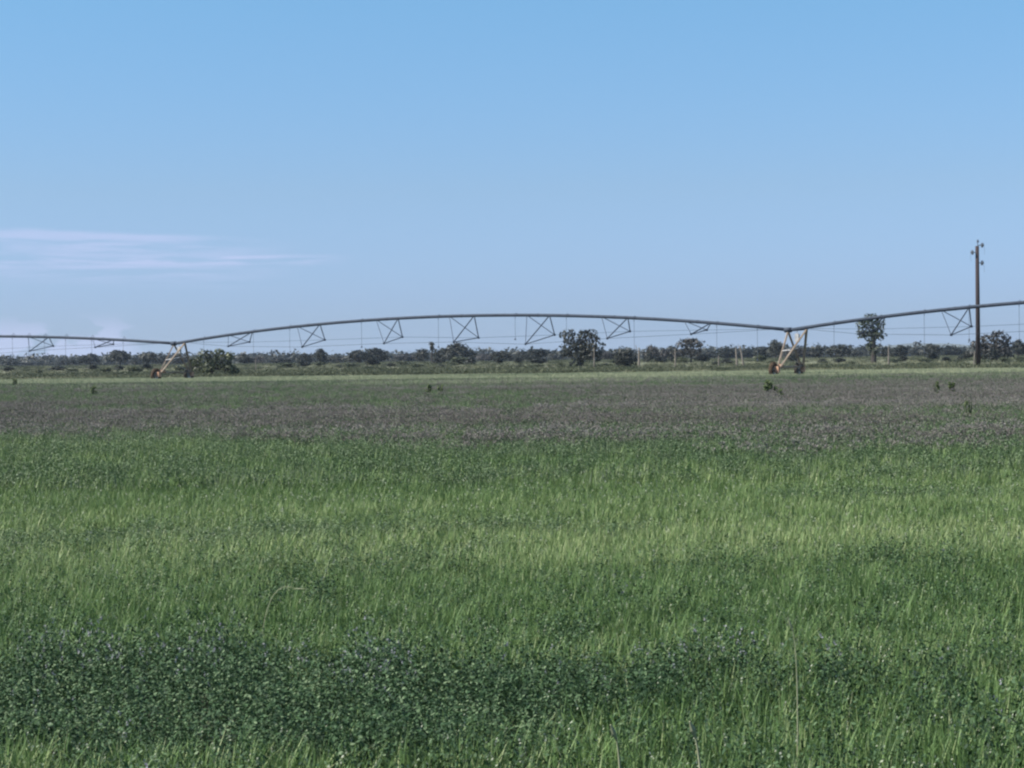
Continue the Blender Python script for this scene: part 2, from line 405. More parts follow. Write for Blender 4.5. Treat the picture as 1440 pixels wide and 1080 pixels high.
drops(fR, [.06, .12, .175, .23, .29, .35, .45, .6, .75, .9], [2.0, 2.3, 2.6], .1)
drops(fL, [.1, .25, .4, .52, .60, .665, .70, .735, .78, .835, .90], [1.9, 1.6, 2.2], .24)

def wheel_meshes(mat):
    """a wheel standing at the origin, rolling along x, with lugs; tyre and rim"""
    ro, ri, w = 0.62, 0.36, 0.30
    n = 28; prof = [(ri, -w * .36), (ro * .9, -w * .5), (ro * .97, -w * .36), (ro * .97, w * .36), (ro * .9, w * .5), (ri, w * .36)]
    ty = MB(); v = []; f = []
    for k in range(n):
        a = 2 * math.pi * k / n
        for r_, y_ in prof: v.append((r_ * math.cos(a), y_, r_ * math.sin(a)))
    mp_ = len(prof)
    for k in range(n):
        for j in range(mp_):
            f.append((k * mp_ + j, k * mp_ + (j + 1) % mp_, ((k + 1) % n) * mp_ + (j + 1) % mp_, ((k + 1) % n) * mp_ + j))
    ty.add(v, f)
    for k in range(20):
        a = 2 * math.pi * k / 20
        for sgn in (-1, 1):
            rot = Matrix.Rotation(-a - (0.08 * sgn), 3, 'Y') @ Matrix.Rotation(.5 * sgn, 3, 'X')
            ty.box((ro * .985 * math.cos(a + .08 * sgn), sgn * w * .22, ro * .985 * math.sin(a + .08 * sgn)), .07, w * .5, .05, rot)
    rim = MB(); rim.path([(0, -.09, 0), (0, .02, 0)], ri + .012, 20); rim.path([(0, -.13, 0), (0, .10, 0)], .10, 12)
    for k in range(6):
        a = 2 * math.pi * k / 6; rim.path([(.17 * math.cos(a), -.10, .17 * math.sin(a)), (.17 * math.cos(a), -.125, .17 * math.sin(a))], .03, 6)
    return ty, rim
tyre_me = {}; rim_me = None
for nm, mt in (('tyre', M_tyre), ('muddy', M_mud)):
    a, b_ = wheel_meshes(mt); me = a.mesh('tyre'); me.materials.append(mt); tyre_me[nm] = me
    if rim_me is None: rim_me = b_.mesh('rim'); rim_me.materials.append(M_galv)
def tower(T, f, tc, half, sep_):
    a0 = P(f(tc)); base = P(T)
    wn_ = base + n_dir * half; wf = base - n_dir * half
    # base beam
    ang = math.atan2(n_dir.y, n_dir.x)
    zb = 0.86
    mb = MB(); mb.path([wn_ + Vector((0, 0, zb)), wf + Vector((0, 0, zb))], .085, 6)
    bm_ = part('base_beam', mb, M_leg, piv)
    top1 = P(f(tc)) - p_dir * sep_ * .12; top2 = P(f(tc)) + p_dir * sep_ * .9
    top1.z = a0.z - .08; top2.z = a0.z + .03
    for w_, dk in ((wn_, 0), (wf, 1)):
        foot = w_ + Vector((0, 0, zb)) + (-n_dir if dk == 0 else n_dir) * .18
        for k, tp in enumerate((top1, top2)):
            mb = MB(); ft = foot + p_dir * (-.10 if k == 0 else .10); mb.path([tp, ft], .085 if dk == 0 else .10, 4)
            part('leg', mb, M_leg, piv)
    mb = MB()
    m1 = [P_lerp(top1, wn_ + Vector((0, 0, zb)), .55), P_lerp(top2, wn_ + Vector((0, 0, zb)), .55), P_lerp(top2, wf + Vector((0, 0, zb)), .45), P_lerp(top1, wf + Vector((0, 0, zb)), .45)]
    for i in range(4): mb.path([m1[i], m1[(i + 1) % 4]], .028, 5)
    mb.path([m1[0], wf + Vector((0, 0, zb))], .022, 5)
    part('tower_bracing', mb, M_galv, piv)
    # pipe joint, tower box, short saddle beam
    mb = MB(); j = P(f(tc)) - p_dir * sep_ * .12; mb.path([j - p_dir * .28, j + p_dir * .28], .20, 12); part('pipe_joint', mb, M_pipe, piv, True)
    mb = MB(); mb.path([top1, top2], .07, 6); part('saddle_beam', mb, M_pipe, piv)
    mb = MB(); q = P(f(tc)) + p_dir * sep_ * .38; rot = Matrix.Rotation(math.atan2(p_dir.y, p_dir.x), 3, 'Z')
    mb.box(q + Vector((0, 0, -.62)), .32, .22, .62, rot); mb.path([q + Vector((0, 0, -.31)), q], .03, 6); part('control_box', mb, M_galv, piv)
    # motor and gearboxes in orange
    mb = MB(); q = wn_ + Vector((0, 0, zb)); mb.box(q + Vector((0, 0, -.16)) - p_dir * .05, .34, .34, .46, rot); mb.path([q + n_dir * -.3 + Vector((0, 0, .12)), q + n_dir * -.75 + Vector((0, 0, .12))], .12, 10)
    part('drive_motor', mb, M_rust, piv)
    mb = MB(); q = wf + Vector((0, 0, zb)); mb.box(q + Vector((0, 0, -.18)), .28, .28, .40, rot); part('gearbox', mb, M_rust, piv)
    for w_, kk in ((wn_, 'muddy'), (wf, 'tyre')):
        we = bpy.data.objects.new('wheel', None); scene.collection.objects.link(we); we.parent = piv; we.empty_display_size = .2
        we.location = w_ + Vector((0, 0, .62)) - p_dir * .36; we.rotation_euler[2] = ang
        t_ = link('tyre', tyre_me[kk], None, we); r_ = link('rim', rim_me, None, we)
        mb = MB(); mb.path([w_ + Vector((0, 0, .62)) - p_dir * .25, w_ + Vector((0, 0, .62)) + p_dir * .05], .07, 8); part('axle', mb, M_galv, piv)
def P_lerp(a, b, t): return Vector(a).lerp(Vector(b), t)
tower(TA, fM, 0.0, 2.25, 1.35); tower(TB, fR, 0.0, 2.2, 1.55); tower(TC, fR, 1.0, 2.2, 1.5); tower(TZ, fL, 0.0, 2.2, 1.5)

# ------------------------------------------------------------------ utility pole
PD = 262; pb = at_depth(1375.5, 500, PD); pole = empty('utility_pole', (pb.x, pb.y, 0))
tag(pole, 'tall dark wooden power pole with three staggered insulators at the right of the field', 'utility pole')
def zrow(y, x=1375, d=PD): r = ray(x, y); return EYE + r.z / r.y * d
ztop = zrow(346)
mb = MB(); mb.path([(0, 0, 0), (0, 0, ztop * .5), (0, 0, ztop)], [.30, .265, .225], 14); part('post', mb, M_pole, pole, True)
mb = MB(); mb.path([(0.05, 0, ztop), (0.08, 0, zrow(340))], .045, 6); mb.path([(.08, 0, zrow(341)), (.08, 0, zrow(337))], [.16, .09], 8); part('top_pin', mb, M_ins, pole)
for sx, yr in ((-0.72, 355), (0.74, 345), (0.70, 370)):
    z = zrow(yr); s = 1 if sx > 0 else -1
    mb = MB(); mb.path([(s * .12, 0, z + .02), (sx, 0, z)], .05, 6); br = part('bracket', mb, M_ins, pole)
    mb = MB(); mb.path([(sx * .62, 0, z), (sx * .7, 0, z + .02), (sx * .8, 0, z), (sx * .9, 0, z + .02), (sx * 1.05, 0, z - .01), (sx * 1.12, 0, z - .03)], [.08, .32, .22, .34, .18, .08], 10); part('insulator', mb, M_ins, br)
    mb = MB(); mb.path([(sx * 1.12, 0, z - .05), (sx * 1.18, -.1, z - .5), (sx * 1.12, -.3, z - 1.15)], .014, 4); part('jumper_wire', mb, M_ins, br)

# ------------------------------------------------------------------ trees and shrubs
def leaf_quads(blobs, n_per_m3, size, rs, flat=0.6):
    V = []; F = []
    for (cx, cy, cz, rx, ry, rz) in blobs:
        n = int(min(1100, max(70, n_per_m3 * (rx * ry + rx * rz + ry * rz) / (size * size) * 2.6)))
        d = rs.normal(size=(n, 3)); d /= np.linalg.norm(d, axis=1)[:, None]
        rad = rs.uniform(0.35, 1.25, n) ** 0.6
        rad *= 1 + .22 * np.sin(d[:, 0] * 5 + cx * 3) * np.cos(d[:, 2] * 4 + cz)
        c = np.array([cx, cy, cz]) + d * rad[:, None] * np.array([rx, ry, rz])
        nn = d + rs.normal(scale=.6, size=(n, 3)); nn[:, 2] += .25; nn /= np.linalg.norm(nn, axis=1)[:, None]
        a = np.cross(nn, rs.normal(size=(n, 3))); a /= np.linalg.norm(a, axis=1)[:, None]; b = np.cross(nn, a)
        s = size * rs.uniform(.5, 1.25, n)[:, None]
        q = np.stack([c - a * s, c - b * s * flat, c + a * s, c + b * s * flat], 1)
        k = len(V); V += q.reshape(-1, 3).tolist(); F += [(k + 4 * i, k + 4 * i + 1, k + 4 * i + 2, k + 4 * i + 3) for i in range(n)]
    V = np.array(V); V[:, 2] = np.maximum(V[:, 2], .02)
    return V.tolist(), F
def crown_mesh(blobs, size, seed, mat, dens=1.0):
    v, f = leaf_quads(blobs, dens, size, np.random.default_rng(seed)); mb = MB(); mb.add(v, f); me = mb.mesh('crown'); me.materials.append(mat); return me
def trunk_mesh(h, r, tips, mat, seed=0):
    rs = random.Random(seed); mb = MB()
    top = (rs.uniform(-.15, .15) * h * .2, 0, h)
    mb.path([(0, 0, -.1), (rs.uniform(-.1, .1), 0, h * .5), top], [r * 1.25, r, r * .75], 8)
    for tx, ty_, tz in tips:
        mid = ((top[0] + tx) / 2 + rs.uniform(-.2, .2), ty_ / 2, (h + tz) / 2)
        mb.path([(top[0], 0, h * .92), mid, (tx, ty_, tz)], [r * .55, r * .38, r * .15], 6)
    me = mb.mesh('trunk'); me.materials.append(mat); return me
def random_blobs(w, h, base, seed, n=9, flat_top=False):
    rs = random.Random(seed); res = []
    for i in range(n):
        a = rs.uniform(0, 2 * math.pi); rr = rs.uniform(0, .62) * w / 2
        hz_ = base + (h - base) * rs.uniform(.25, .8)
        env = 1.0 if flat_top else (1 - .45 * (rr / (w / 2)) ** 2)
        r0 = w * rs.uniform(.16, .30); rz_ = (h - base) * rs.uniform(.18, .32)
        hz_ = min(hz_, base + (h - base) * env - rz_)
        hz_ = max(hz_, base + rz_ * .6)
        res.append((rr * math.cos(a), rr * math.sin(a), hz_, r0, r0, rz_))
    res.append((rs.uniform(-.15, .15) * w, 0, h - (h - base) * .25, w * .22, w * .22, (h - base) * .25))
    return res
# template trees, unit sized about 6 m wide / 6 m tall; copies are scaled
TREES = {}
def template(kind, i):
    key = (kind, i)
    if key in TREES: return TREES[key]
    sd = 100 + i * 17 + len(kind) * 5
    if kind == 'dark':   bl = random_blobs(6, 6, .1, sd, 12); me = crown_mesh(bl, .42, sd, M_tree, 1.0); tr = trunk_mesh(2.2, .22, [b_[:3] for b_ in bl[:5]], M_bark, sd)
    elif kind == 'flat': bl = random_blobs(7, 6, 1.2, sd, 13, True); me = crown_mesh(bl, .42, sd, M_tree, 1.0); tr = trunk_mesh(2.4, .2, [b_[:3] for b_ in bl[:6]], M_bark, sd)
    elif kind == 'grey': bl = random_blobs(6, 6, .1, sd, 12); me = crown_mesh(bl, .40, sd, M_tree_b, .9); tr = trunk_mesh(2.2, .2, [b_[:3] for b_ in bl[:6]], M_bark, sd)
    elif kind == 'green': bl = random_blobs(6, 6, .6, sd, 11); me = crown_mesh(bl, .40, sd, M_tree_g, 1.0); tr = trunk_mesh(2.0, .2, [b_[:3] for b_ in bl[:5]], M_bark, sd)
    elif kind == 'shrub': bl = random_blobs(6, 6, .0, sd, 8); me = crown_mesh(bl, .5, sd, M_tree, .9); tr = trunk_mesh(1.8, .2, [b_[:3] for b_ in bl[:4]], M_bark, sd)
    elif kind == 'gshrub': bl = random_blobs(6, 6, .0, sd, 8); me = crown_mesh(bl, .5, sd, M_tree_g, .9); tr = trunk_mesh(1.8, .2, [b_[:3] for b_ in bl[:4]], M_bark, sd)
    TREES[key] = (me, tr); return TREES[key]
def make_tree(name, cat, px, w_px, top_y, d, kind, label, group=None, var=None):
    h = (hor(px) - top_y) / FPX * d + EYE - gz(d); w = w_px / FPX * d
    var = random.randrange(4) if var is None else var
    me, tr = template(kind, var)
    e = empty(name, (px_x(px, d), d, gz(d)), random.choice((0, math.pi)) + random.uniform(-.5, .5))
    ww = 7.0 if kind == 'flat' else 6.2
    e.scale = (w / ww, w / ww, h / 6.1)
    link('crown', me, None, e); link('trunk' if cat == 'tree' else 'stem', tr, None, e)
    tag(e, label, cat, group); return e
G = 'trees of the far tree line'; S = 'shrubs in the scrub behind the field'
# hand placed near trees ------------------------------------------------
def special(name, cat, px, d, blobs_px, leafsize, mat, label, trunk_px, seed, dens=1.0, tmat=None, depthk=.8, tr_r=.2):
    """blobs given as pixel ellipses (x, y, rx, ry) turned into metres at the tree's distance"""
    x0 = px_x(px, d); s = d / FPX
    e = empty(name, (x0, d, gz(d))); rs = random.Random(seed); bl = []
    for (bx, by, rx, ry) in blobs_px:
        z = EYE - gz(d) + (hor(bx) - by) * s
        bl.append(((bx - px) * s, rs.uniform(-.4, .4) * rx * s, max(z, .3), rx * s, rx * s * depthk, ry * s))
    me = crown_mesh(bl, leafsize, seed, mat, dens); link('crown', me, None, e)
    tr = trunk_mesh(trunk_px, tr_r, [b_[:3] for b_ in bl], tmat or M_bark, seed); link('trunk' if cat == 'tree' else 'stem', tr, None, e)
    tag(e, label, cat); return e
special('field_tree', 'tree', 817, 330, [(800, 472, 11, 9), (822, 470, 10, 8), (835, 473, 8, 9), (810, 486, 17, 9), (838, 486, 11, 10), (797, 496, 9, 6), (820, 500, 18, 8), (820, 480, 10, 10), (826, 490, 14, 10), (838, 500, 10, 8), (812, 510, 10, 6)], .30, M_tree, 'dark ragged tree with a lobed crown standing under the middle of the pipe arch', 2.5, 31, 1.25)
special('acacia_bush', 'bush', 300, 232, [(289, 499, 9, 7), (308, 497, 10, 7), (322, 503, 9, 9), (276, 509, 11, 7), (299, 511, 17, 9), (321, 517, 11, 7), (264, 516, 9, 6), (288, 520, 18, 5), (331, 522, 8, 4)], .17, M_bush, 'wide olive green bush right beside the left wheeled tower', 1.2, 32, 1.3)
special('round_bush', 'bush', 880, 340, [(872, 497, 10, 7), (884, 495, 9, 6), (880, 506, 15, 8), (870, 508, 9, 7), (890, 507, 8, 8), (880, 513, 12, 5)], .26, M_tree, 'dense dark round bush just right of the ragged tree', 1.2, 33, 1.25)
special('eucalyptus_tree', 'tree', 1229, 380, [(1226, 449, 14, 8), (1234, 460, 12, 11), (1214, 456, 9, 7), (1212, 468, 8, 7), (1225, 471, 13, 9), (1237, 473, 8, 6), (1226, 485, 8, 8), (1230, 493, 7, 7)], .30, M_tree_g, 'slender tree with rounded crown and dark trunk rising behind the right pipe span', 5.2, 34, 1.25, tr_r=.42)
special('umbrella_tree', 'tree', 972, 470, [(962, 484, 12, 6), (980, 483, 12, 6), (972, 480, 12, 4), (965, 494, 10, 6), (980, 496, 11, 8), (955, 497, 7, 6)], .42, M_tree_b, 'grey flat-topped tree in the tree line between the ragged tree and the right tower', 2.6, 35, 1.1)
special('spreading_tree', 'tree', 1402, 420, [(1405, 474, 14, 9), (1388, 480, 14, 9), (1418, 484, 8, 9), (1374, 485, 10, 7), (1400, 488, 22, 9), (1382, 496, 14, 7), (1412, 496, 14, 8)], .36, M_tree_b, 'large grey spreading tree directly behind the foot of the power pole', 2.8, 36, 1.15)
special('slim_tree', 'tree', 608, 520, [(608, 484, 3.6, 4), (608, 490, 2.6, 4)], .30, M_tree, 'very slim tree with a tiny tuft left of the fourth truss brace', 5.4, 37, 1.4, tmat=M_bark, tr_r=.16)

far = [ # px, width, top, depth, kind, label tail
 (14, 24, 505, 900, 'dark', 'small dark tree at the left picture edge under the first hanging hose'),
 (48, 44, 510, 950, 'dark', 'low dark tree clump second from the left picture edge'),
 (98, 32, 506, 900, 'dark', 'low rounded tree just left of the dome-shaped tree'),
 (127, 27, 498, 760, 'dark', 'dome-shaped dark tree below the left pipe span'),
 (170, 32, 494, 640, 'flat', 'flat-topped dark tree halfway between the dome-shaped tree and the left tower'),
 (191, 18, 505, 900, 'dark', 'low tree wedged between two flat-topped trees left of the left tower'),
 (208, 24, 496, 660, 'flat', 'flat-topped grey tree nearest the left tower on its left'),
 (228, 24, 501, 800, 'dark', 'low dark tree directly behind the left tower wheel'),
 (252, 30, 500, 820, 'dark', 'dark tree seen between the legs of the left tower'),
 (342, 22, 498, 640, 'dark', 'dark rounded tree peeping out right of the wide olive bush'),
 (363, 22, 502, 800, 'grey', 'low greyish tree under the first truss brace of the middle span'),
 (392, 38, 503, 850, 'dark', 'long low dark tree between the first and second truss braces'),
 (430, 24, 498, 700, 'dark', 'dark square tree directly under the second truss brace'),
 (450, 19, 491, 600, 'dark', 'taller round dark tree just right of the second truss brace'),
 (474, 26, 501, 850, 'dark', 'low dark tree left of the broad domed tree group'),
 (506, 36, 493, 640, 'dark', 'left half of the broad domed tree pair under the third brace'),
 (530, 38, 490, 640, 'dark', 'right taller half of the broad domed tree pair under the third brace'),
 (567, 40, 498, 850, 'grey', 'wide grey low tree below the third truss brace'),
 (594, 18, 491, 640, 'dark', 'small dark tree just left of the very slim tree'),
 (622, 22, 490, 620, 'dark', 'dark tree shoulder just right of the very slim tree'),
 (640, 42, 483, 600, 'dark', 'broad humped tree under the fourth truss brace'),
 (664, 18, 493, 640, 'dark', 'small tree at the right foot of the broad humped tree'),
 (683, 26, 498, 850, 'grey', 'low grey tree midway between fourth and fifth truss braces'),
 (706, 28, 494, 640, 'dark', 'square dark tree left of the fifth truss brace'),
 (733, 20, 496, 700, 'dark', 'small rounded tree right under the fifth truss brace'),
 (758, 38, 492, 620, 'flat', 'long flat-topped dark tree left of the ragged field tree'),
 (781, 18, 499, 850, 'dark', 'small low tree tucked against the ragged field tree on its left'),
 (854, 18, 496, 640, 'grey', 'grey tree filling the gap between ragged tree and round bush'),
 (918, 22, 487, 560, 'grey', 'grey rounded tree right of the dense round bush'),
 (937, 22, 492, 620, 'grey', 'pale grey tree between two rounded grey trees'),
 (946, 16, 487, 640, 'dark', 'dark small tree touching the flat-topped grey tree on its left'),
 (1000, 26, 494, 900, 'dark', 'low dark tree right of the flat-topped grey tree'),
 (1026, 32, 491, 700, 'dark', 'dark tree left of the pale bare trunks'),
 (1056, 36, 491, 800, 'dark', 'long dark tree right of the pale bare trunks'),
 (1074, 26, 488, 640, 'dark', 'stepped dark tree left of the right tower'),
 (1091, 20, 478, 560, 'dark', 'tall dark knob of a tree rising just left of the right tower'),
 (1122, 36, 490, 640, 'grey', 'grey brown tree seen between the legs of the right tower'),
 (1152, 24, 487, 640, 'dark', 'dark tree immediately right of the right tower'),
 (1180, 34, 485, 620, 'dark', 'broad dark tree midway between right tower and slender tree'),
 (1204, 20, 493, 850, 'dark', 'low dark tree at the left of the slender tree trunk'),
 (1244, 24, 489, 640, 'dark', 'dark tree at the right of the slender tree trunk'),
 (1268, 27, 486, 620, 'dark', 'dark flat tree right of the pale post beside the slender tree'),
 (1291, 22, 489, 850, 'dark', 'small low tree midway between slender tree and power pole'),
 (1310, 24, 484, 640, 'dark', 'taller blue green tree left of the power pole'),
 (1340, 40, 488, 800, 'dark', 'long low tree belt piece left of the power pole'),
 (1432, 22, 478, 560, 'dark', 'dark tree at the right picture edge'),
]
for i, (px, w, ty, d, k, lab) in enumerate(far):
    make_tree({'dark': 'bushveld_tree', 'flat': 'flat_topped_tree', 'grey': 'grey_tree'}[k], 'tree', px, w * 1.28, ty - 1.5, d, k, lab, G, i % 4)
random.seed(21)
shr = [ # px, width, top y, depth, kind, label
 (11, 22, 516, 420, 'shrub', 'dark shrub at the left picture edge above the field'),
 (36, 18, 518, 430, 'gshrub', 'olive shrub second from the left picture edge'),
 (55, 16, 520, 330, 'gshrub', 'small olive shrub near the field edge, third from the left'),
 (78, 30, 515, 430, 'shrub', 'wide dark shrub below the second hanging hose of the left span'),
 (103, 16, 518, 380, 'gshrub', 'olive green shrub right of the wide dark shrub'),
 (132, 18, 512, 430, 'shrub', 'dark shrub in front of the dome-shaped tree'),
 (150, 22, 517, 330, 'gshrub', 'green shrub in front of the flat-topped tree, left side'),
 (167, 18, 514, 420, 'shrub', 'dark shrub at the foot of the flat-topped tree'),
 (190, 24, 515, 330, 'gshrub', 'green shrub halfway from flat-topped tree to left tower'),
 (207, 18, 510, 430, 'shrub', 'dark shrub in front of the grey flat-topped tree'),
 (252, 22, 514, 330, 'gshrub', 'green shrub behind the legs of the left tower'),
 (345, 16, 517, 400, 'gshrub', 'green shrub just right of the wide olive bush'),
 (388, 13, 518, 400, 'shrub', 'tiny dark shrub under the gap of first and second braces'),
 (402, 34, 510, 450, 'gshrub', 'long green shrub between first and second truss braces'),
 (426, 22, 507, 470, 'shrub', 'flat dark shrub under the second truss brace'),
 (450, 20, 509, 470, 'gshrub', 'grey green shrub below the taller round tree'),
 (477, 15, 513, 420, 'shrub', 'small dark shrub left of the broad domed pair'),
 (495, 22, 511, 420, 'gshrub', 'green shrub at the left foot of the broad domed pair'),
 (524, 22, 503, 470, 'shrub', 'black round shrub centred under the broad domed pair'),
 (520, 20, 515, 360, 'gshrub', 'low green shrub in front of the black round shrub'),
 (549, 18, 511, 440, 'shrub', 'dark shrub right of the black round shrub'),
 (568, 20, 508, 460, 'gshrub', 'pale green shrub beneath the third truss brace'),
 (585, 22, 512, 370, 'gshrub', 'olive shrub left of the very slim tree'),
 (612, 14, 503, 480, 'shrub', 'first of a dark shrub pair below the slim tree'),
 (622, 11, 504, 480, 'shrub', 'second smaller of the dark shrub pair below the slim tree'),
 (619, 22, 513, 370, 'shrub', 'low dark shrub in front of the dark pair'),
 (645, 34, 502, 480, 'gshrub', 'broad grey green shrub under the humped tree'),
 (660, 18, 503, 470, 'shrub', 'dark shrub at the right under the humped tree'),
 (702, 20, 502, 470, 'shrub', 'dark shrub below the square dark tree'),
 (730, 14, 501, 480, 'shrub', 'round dark shrub under the fifth truss brace'),
 (732, 20, 513, 380, 'shrub', 'low dark shrub in front of the one under the fifth brace'),
 (758, 34, 499, 480, 'shrub', 'wide dark shrub in front of the long flat-topped tree'),
 (754, 22, 512, 380, 'gshrub', 'green shrub left of the ragged tree near the field'),
 (788, 18, 511, 360, 'gshrub', 'olive shrub at the left foot of the ragged tree'),
 (803, 18, 515, 300, 'gshrub', 'bright olive shrub in front of the ragged tree'),
 (840, 18, 512, 360, 'gshrub', 'small olive shrub at the right foot of the ragged tree'),
 (853, 14, 511, 380, 'shrub', 'small dark shrub between ragged tree and round bush'),
 (912, 16, 494, 480, 'shrub', 'dark shrub under the rounded grey tree'),
 (928, 22, 502, 460, 'shrub', 'dark shrub behind the pale sandy patch'),
 (948, 16, 494, 480, 'shrub', 'dark upright shrub left of the flat-topped grey tree'),
 (958, 22, 502, 440, 'gshrub', 'grey green shrub at the foot of the flat-topped grey tree'),
 (987, 26, 496, 480, 'shrub', 'dark shrub mass at the right foot of the flat-topped grey tree'),
 (1007, 14, 509, 380, 'shrub', 'tiny dark shrub left of the oval dark shrub'),
 (1024, 22, 504, 400, 'shrub', 'oval dark shrub left of the pale bare trunks'),
 (1070, 18, 499, 450, 'gshrub', 'green shrub right of the pale bare trunks'),
 (1085, 18, 507, 360, 'gshrub', 'low green shrub left of the right tower wheel'),
 (1116, 22, 497, 430, 'shrub', 'dark shrub behind the legs of the right tower'),
 (1159, 18, 505, 400, 'shrub', 'dark oval shrub right of the right tower wheel'),
 (1181, 20, 504, 400, 'shrub', 'dark shrub midway between right tower and slender tree'),
 (1196, 18, 509, 380, 'gshrub', 'small green shrub left of the slender tree'),
 (1258, 20, 505, 400, 'gshrub', 'grey green shrub right of the pale post'),
 (1268, 18, 500, 420, 'shrub', 'dark shrub in front of the flat tree right of the pale post'),
 (1300, 20, 504, 400, 'gshrub', 'green shrub midway between slender tree and power pole'),
 (1312, 20, 495, 450, 'shrub', 'dark shrub at the foot of the blue green tree'),
 (1331, 16, 502, 400, 'shrub', 'first of two dark shrubs left of the power pole'),
 (1348, 16, 502, 400, 'shrub', 'second dark shrub left of the power pole, nearer to it'),
 (1361, 20, 494, 430, 'shrub', 'black shrub touching the power pole on its left'),
 (1395, 26, 492, 400, 'shrub', 'black shrub right of the power pole foot under the spreading tree'),
 (1412, 20, 503, 360, 'gshrub', 'olive shrub between the power pole and the right edge'),
 (1434, 18, 502, 380, 'gshrub', 'olive shrub at the right picture edge'),
]
for i, (px, w, ty, d, k, lab) in enumerate(shr):
    make_tree('shrub' if k == 'shrub' else 'green_shrub', 'shrub', px, w * 1.2, ty - .5, d, k, lab, S, (i * 7) % 4)

# pale bare trunks and posts
def bare(px, d, y_top, r, lab, forks=0, seed=0, lean=0.0, name='bare_trunk', cat='dead tree', mat=None):
    h = (hor(px) - y_top) / FPX * d + EYE - gz(d); r *= .7; e = empty(name, (px_x(px, d), d, gz(d))); rs = random.Random(seed)
    mb = MB(); mb.path([(0, 0, -.1), (lean * .4, 0, h * .45), (lean, 0, h)], [r * 1.3, r, r * .6], 8)
    t = part('trunk', mb, mat or M_pbark, e)
    for k in range(forks):
        z = h * rs.uniform(.45, .8); s = rs.choice((-1, 1)); mb = MB(); mb.path([(lean * .6, 0, z), (lean * .6 + s * .35, .1, z + h * .15), (lean * .6 + s * .5, .2, z + h * .35)], [r * .55, r * .4, r * .2], 6)
        part('branch', mb, mat or M_pbark, e)
    tag(e, lab, cat); return e
bare(836, 300, 489, .12, 'pale thin bare trunk in front of the right edge of the ragged tree', 1, 1)
bare(899, 330, 489, .22, 'thick pale bare trunk just right of the dense round bush', 1, 2)
bare(950, 340, 490, .15, 'pale bare trunk left of the flat-topped grey tree', 1, 3)
bare(1011, 300, 500, .14, 'short pale bare trunk left of the oval dark shrub', 0, 4)
bare(1037, 330, 489, .20, 'left pinkish one of the two bare trunks left of the right tower', 1, 5, -.2)
bare(1046, 330, 486, .20, 'right forked one of the two bare trunks left of the right tower', 2, 6, -.5)
bare(1250, 300, 487, .16, 'pale straight post right of the slender tree', 0, 7, name='pale_post', cat='post')
bare(1370, 262, 494, .12, 'short pale post leaning beside the foot of the power pole', 0, 8, .1, name='pale_post', cat='post')
bare(360, 300, 505, .10, 'short pale post beneath the first truss brace', 0, 9, name='pale_post', cat='post')

# far woodland mass: the belt that closes the horizon behind the single trees
V = []; F = []
rs = np.random.default_rng(5)
for i in range(1200):
    d = rs.uniform(1000, 1600); x = rs.uniform(-.30, .30) * d
    w = rs.uniform(4, 9); h = rs.uniform(4.0, 7.6)
    v, f = leaf_quads([(x, d, h * .5, w, w * .6, h * .5)], .35, 1.1, rs); v = [(a_, b_, c_ + gz(d) - .3) for a_, b_, c_ in v]
    f = f[:90]; v = v[:360]; k = len(V); V += v; F += [tuple(q + k for q in t) for t in f]
mb = MB(); mb.add(V, F)
tag(link('far_woodland', mb.mesh('far_woodland'), M_tree), 'far dark belt of woodland along the horizon', 'woodland', kind='stuff')

# ------------------------------------------------------------------ crop and grass (instanced plants)
def blade(V, F, x, y, h, w, az_, bend, seg=3, z0=0.0):
    ca, sa = math.cos(az_), math.sin(az_); k = len(V)
    wx, wy = -sa * w / 2, ca * w / 2
    for i in range(seg + 1):
        t = i / seg; o = bend * h * t * t; z = z0 + h * (t - .25 * bend * t * t); s = (1 - t ** 2.2)
        cx, cy = x + ca * o, y + sa * o
        if i < seg: V += [(cx - wx * s, cy - wy * s, z), (cx + wx * s, cy + wy * s, z)]
        else: V.append((cx, cy, z))
    for i in range(seg - 1): F.append((k + 2 * i, k + 2 * i + 1, k + 2 * i + 3, k + 2 * i + 2))
    F.append((k + 2 * seg - 2, k + 2 * seg - 1, k + 2 * seg))
def grass_tuft(name, n, rad, h0, h1, w, mat, seed, seg=3, bend=(.05, .55)):
    rs = random.Random(seed); V = []; F = []
    for i in range(n):
        a = rs.uniform(0, 6.283); r_ = rad * math.sqrt(rs.random())
        blade(V, F, r_ * math.cos(a), r_ * math.sin(a), rs.uniform(h0, h1) * (1 if rs.random() > .06 else 1.18), w * rs.uniform(.7, 1.3), rs.uniform(0, 6.283), rs.uniform(*bend) * rs.choice((.5, 1, 1)), seg)
    mb = MB(); mb.add(V, F, 0)
    if w < .012:                              # an odd pale seed head or dry leaf tip standing over the blades
        SV = []; SF = []
        for i in range(1 if rs.random() < .55 else 0):
            a = rs.uniform(0, 6.283); x, y, hh = rad * .7 * math.cos(a), rad * .7 * math.sin(a), h1 * rs.uniform(.95, 1.15)
            for k in range(3): quad_leaf(SV, SF, (x + rs.gauss(0, .004), y + rs.gauss(0, .004), hh - k * .012), w * rs.uniform(.7, 1.1), rs, .3)
        mb.add(SV, SF, 1)
    me = mb.mesh(name); me.materials.append(mat); me.materials.append(M_speck); return me
def quad_leaf(V, F, c, s, rs, up_=.9):
    n = Vector((rs.gauss(0, .6), rs.gauss(0, .6), up_)).normalized(); a = n.cross(Vector((rs.gauss(0, 1), rs.gauss(0, 1), .1))).normalized(); b_ = n.cross(a)
    k = len(V); c = Vector(c)
    V += [tuple(c - a * s), tuple(c - b_ * s * .55), tuple(c + a * s), tuple(c + b_ * s * .55)]; F.append((k, k + 1, k + 2, k + 3))
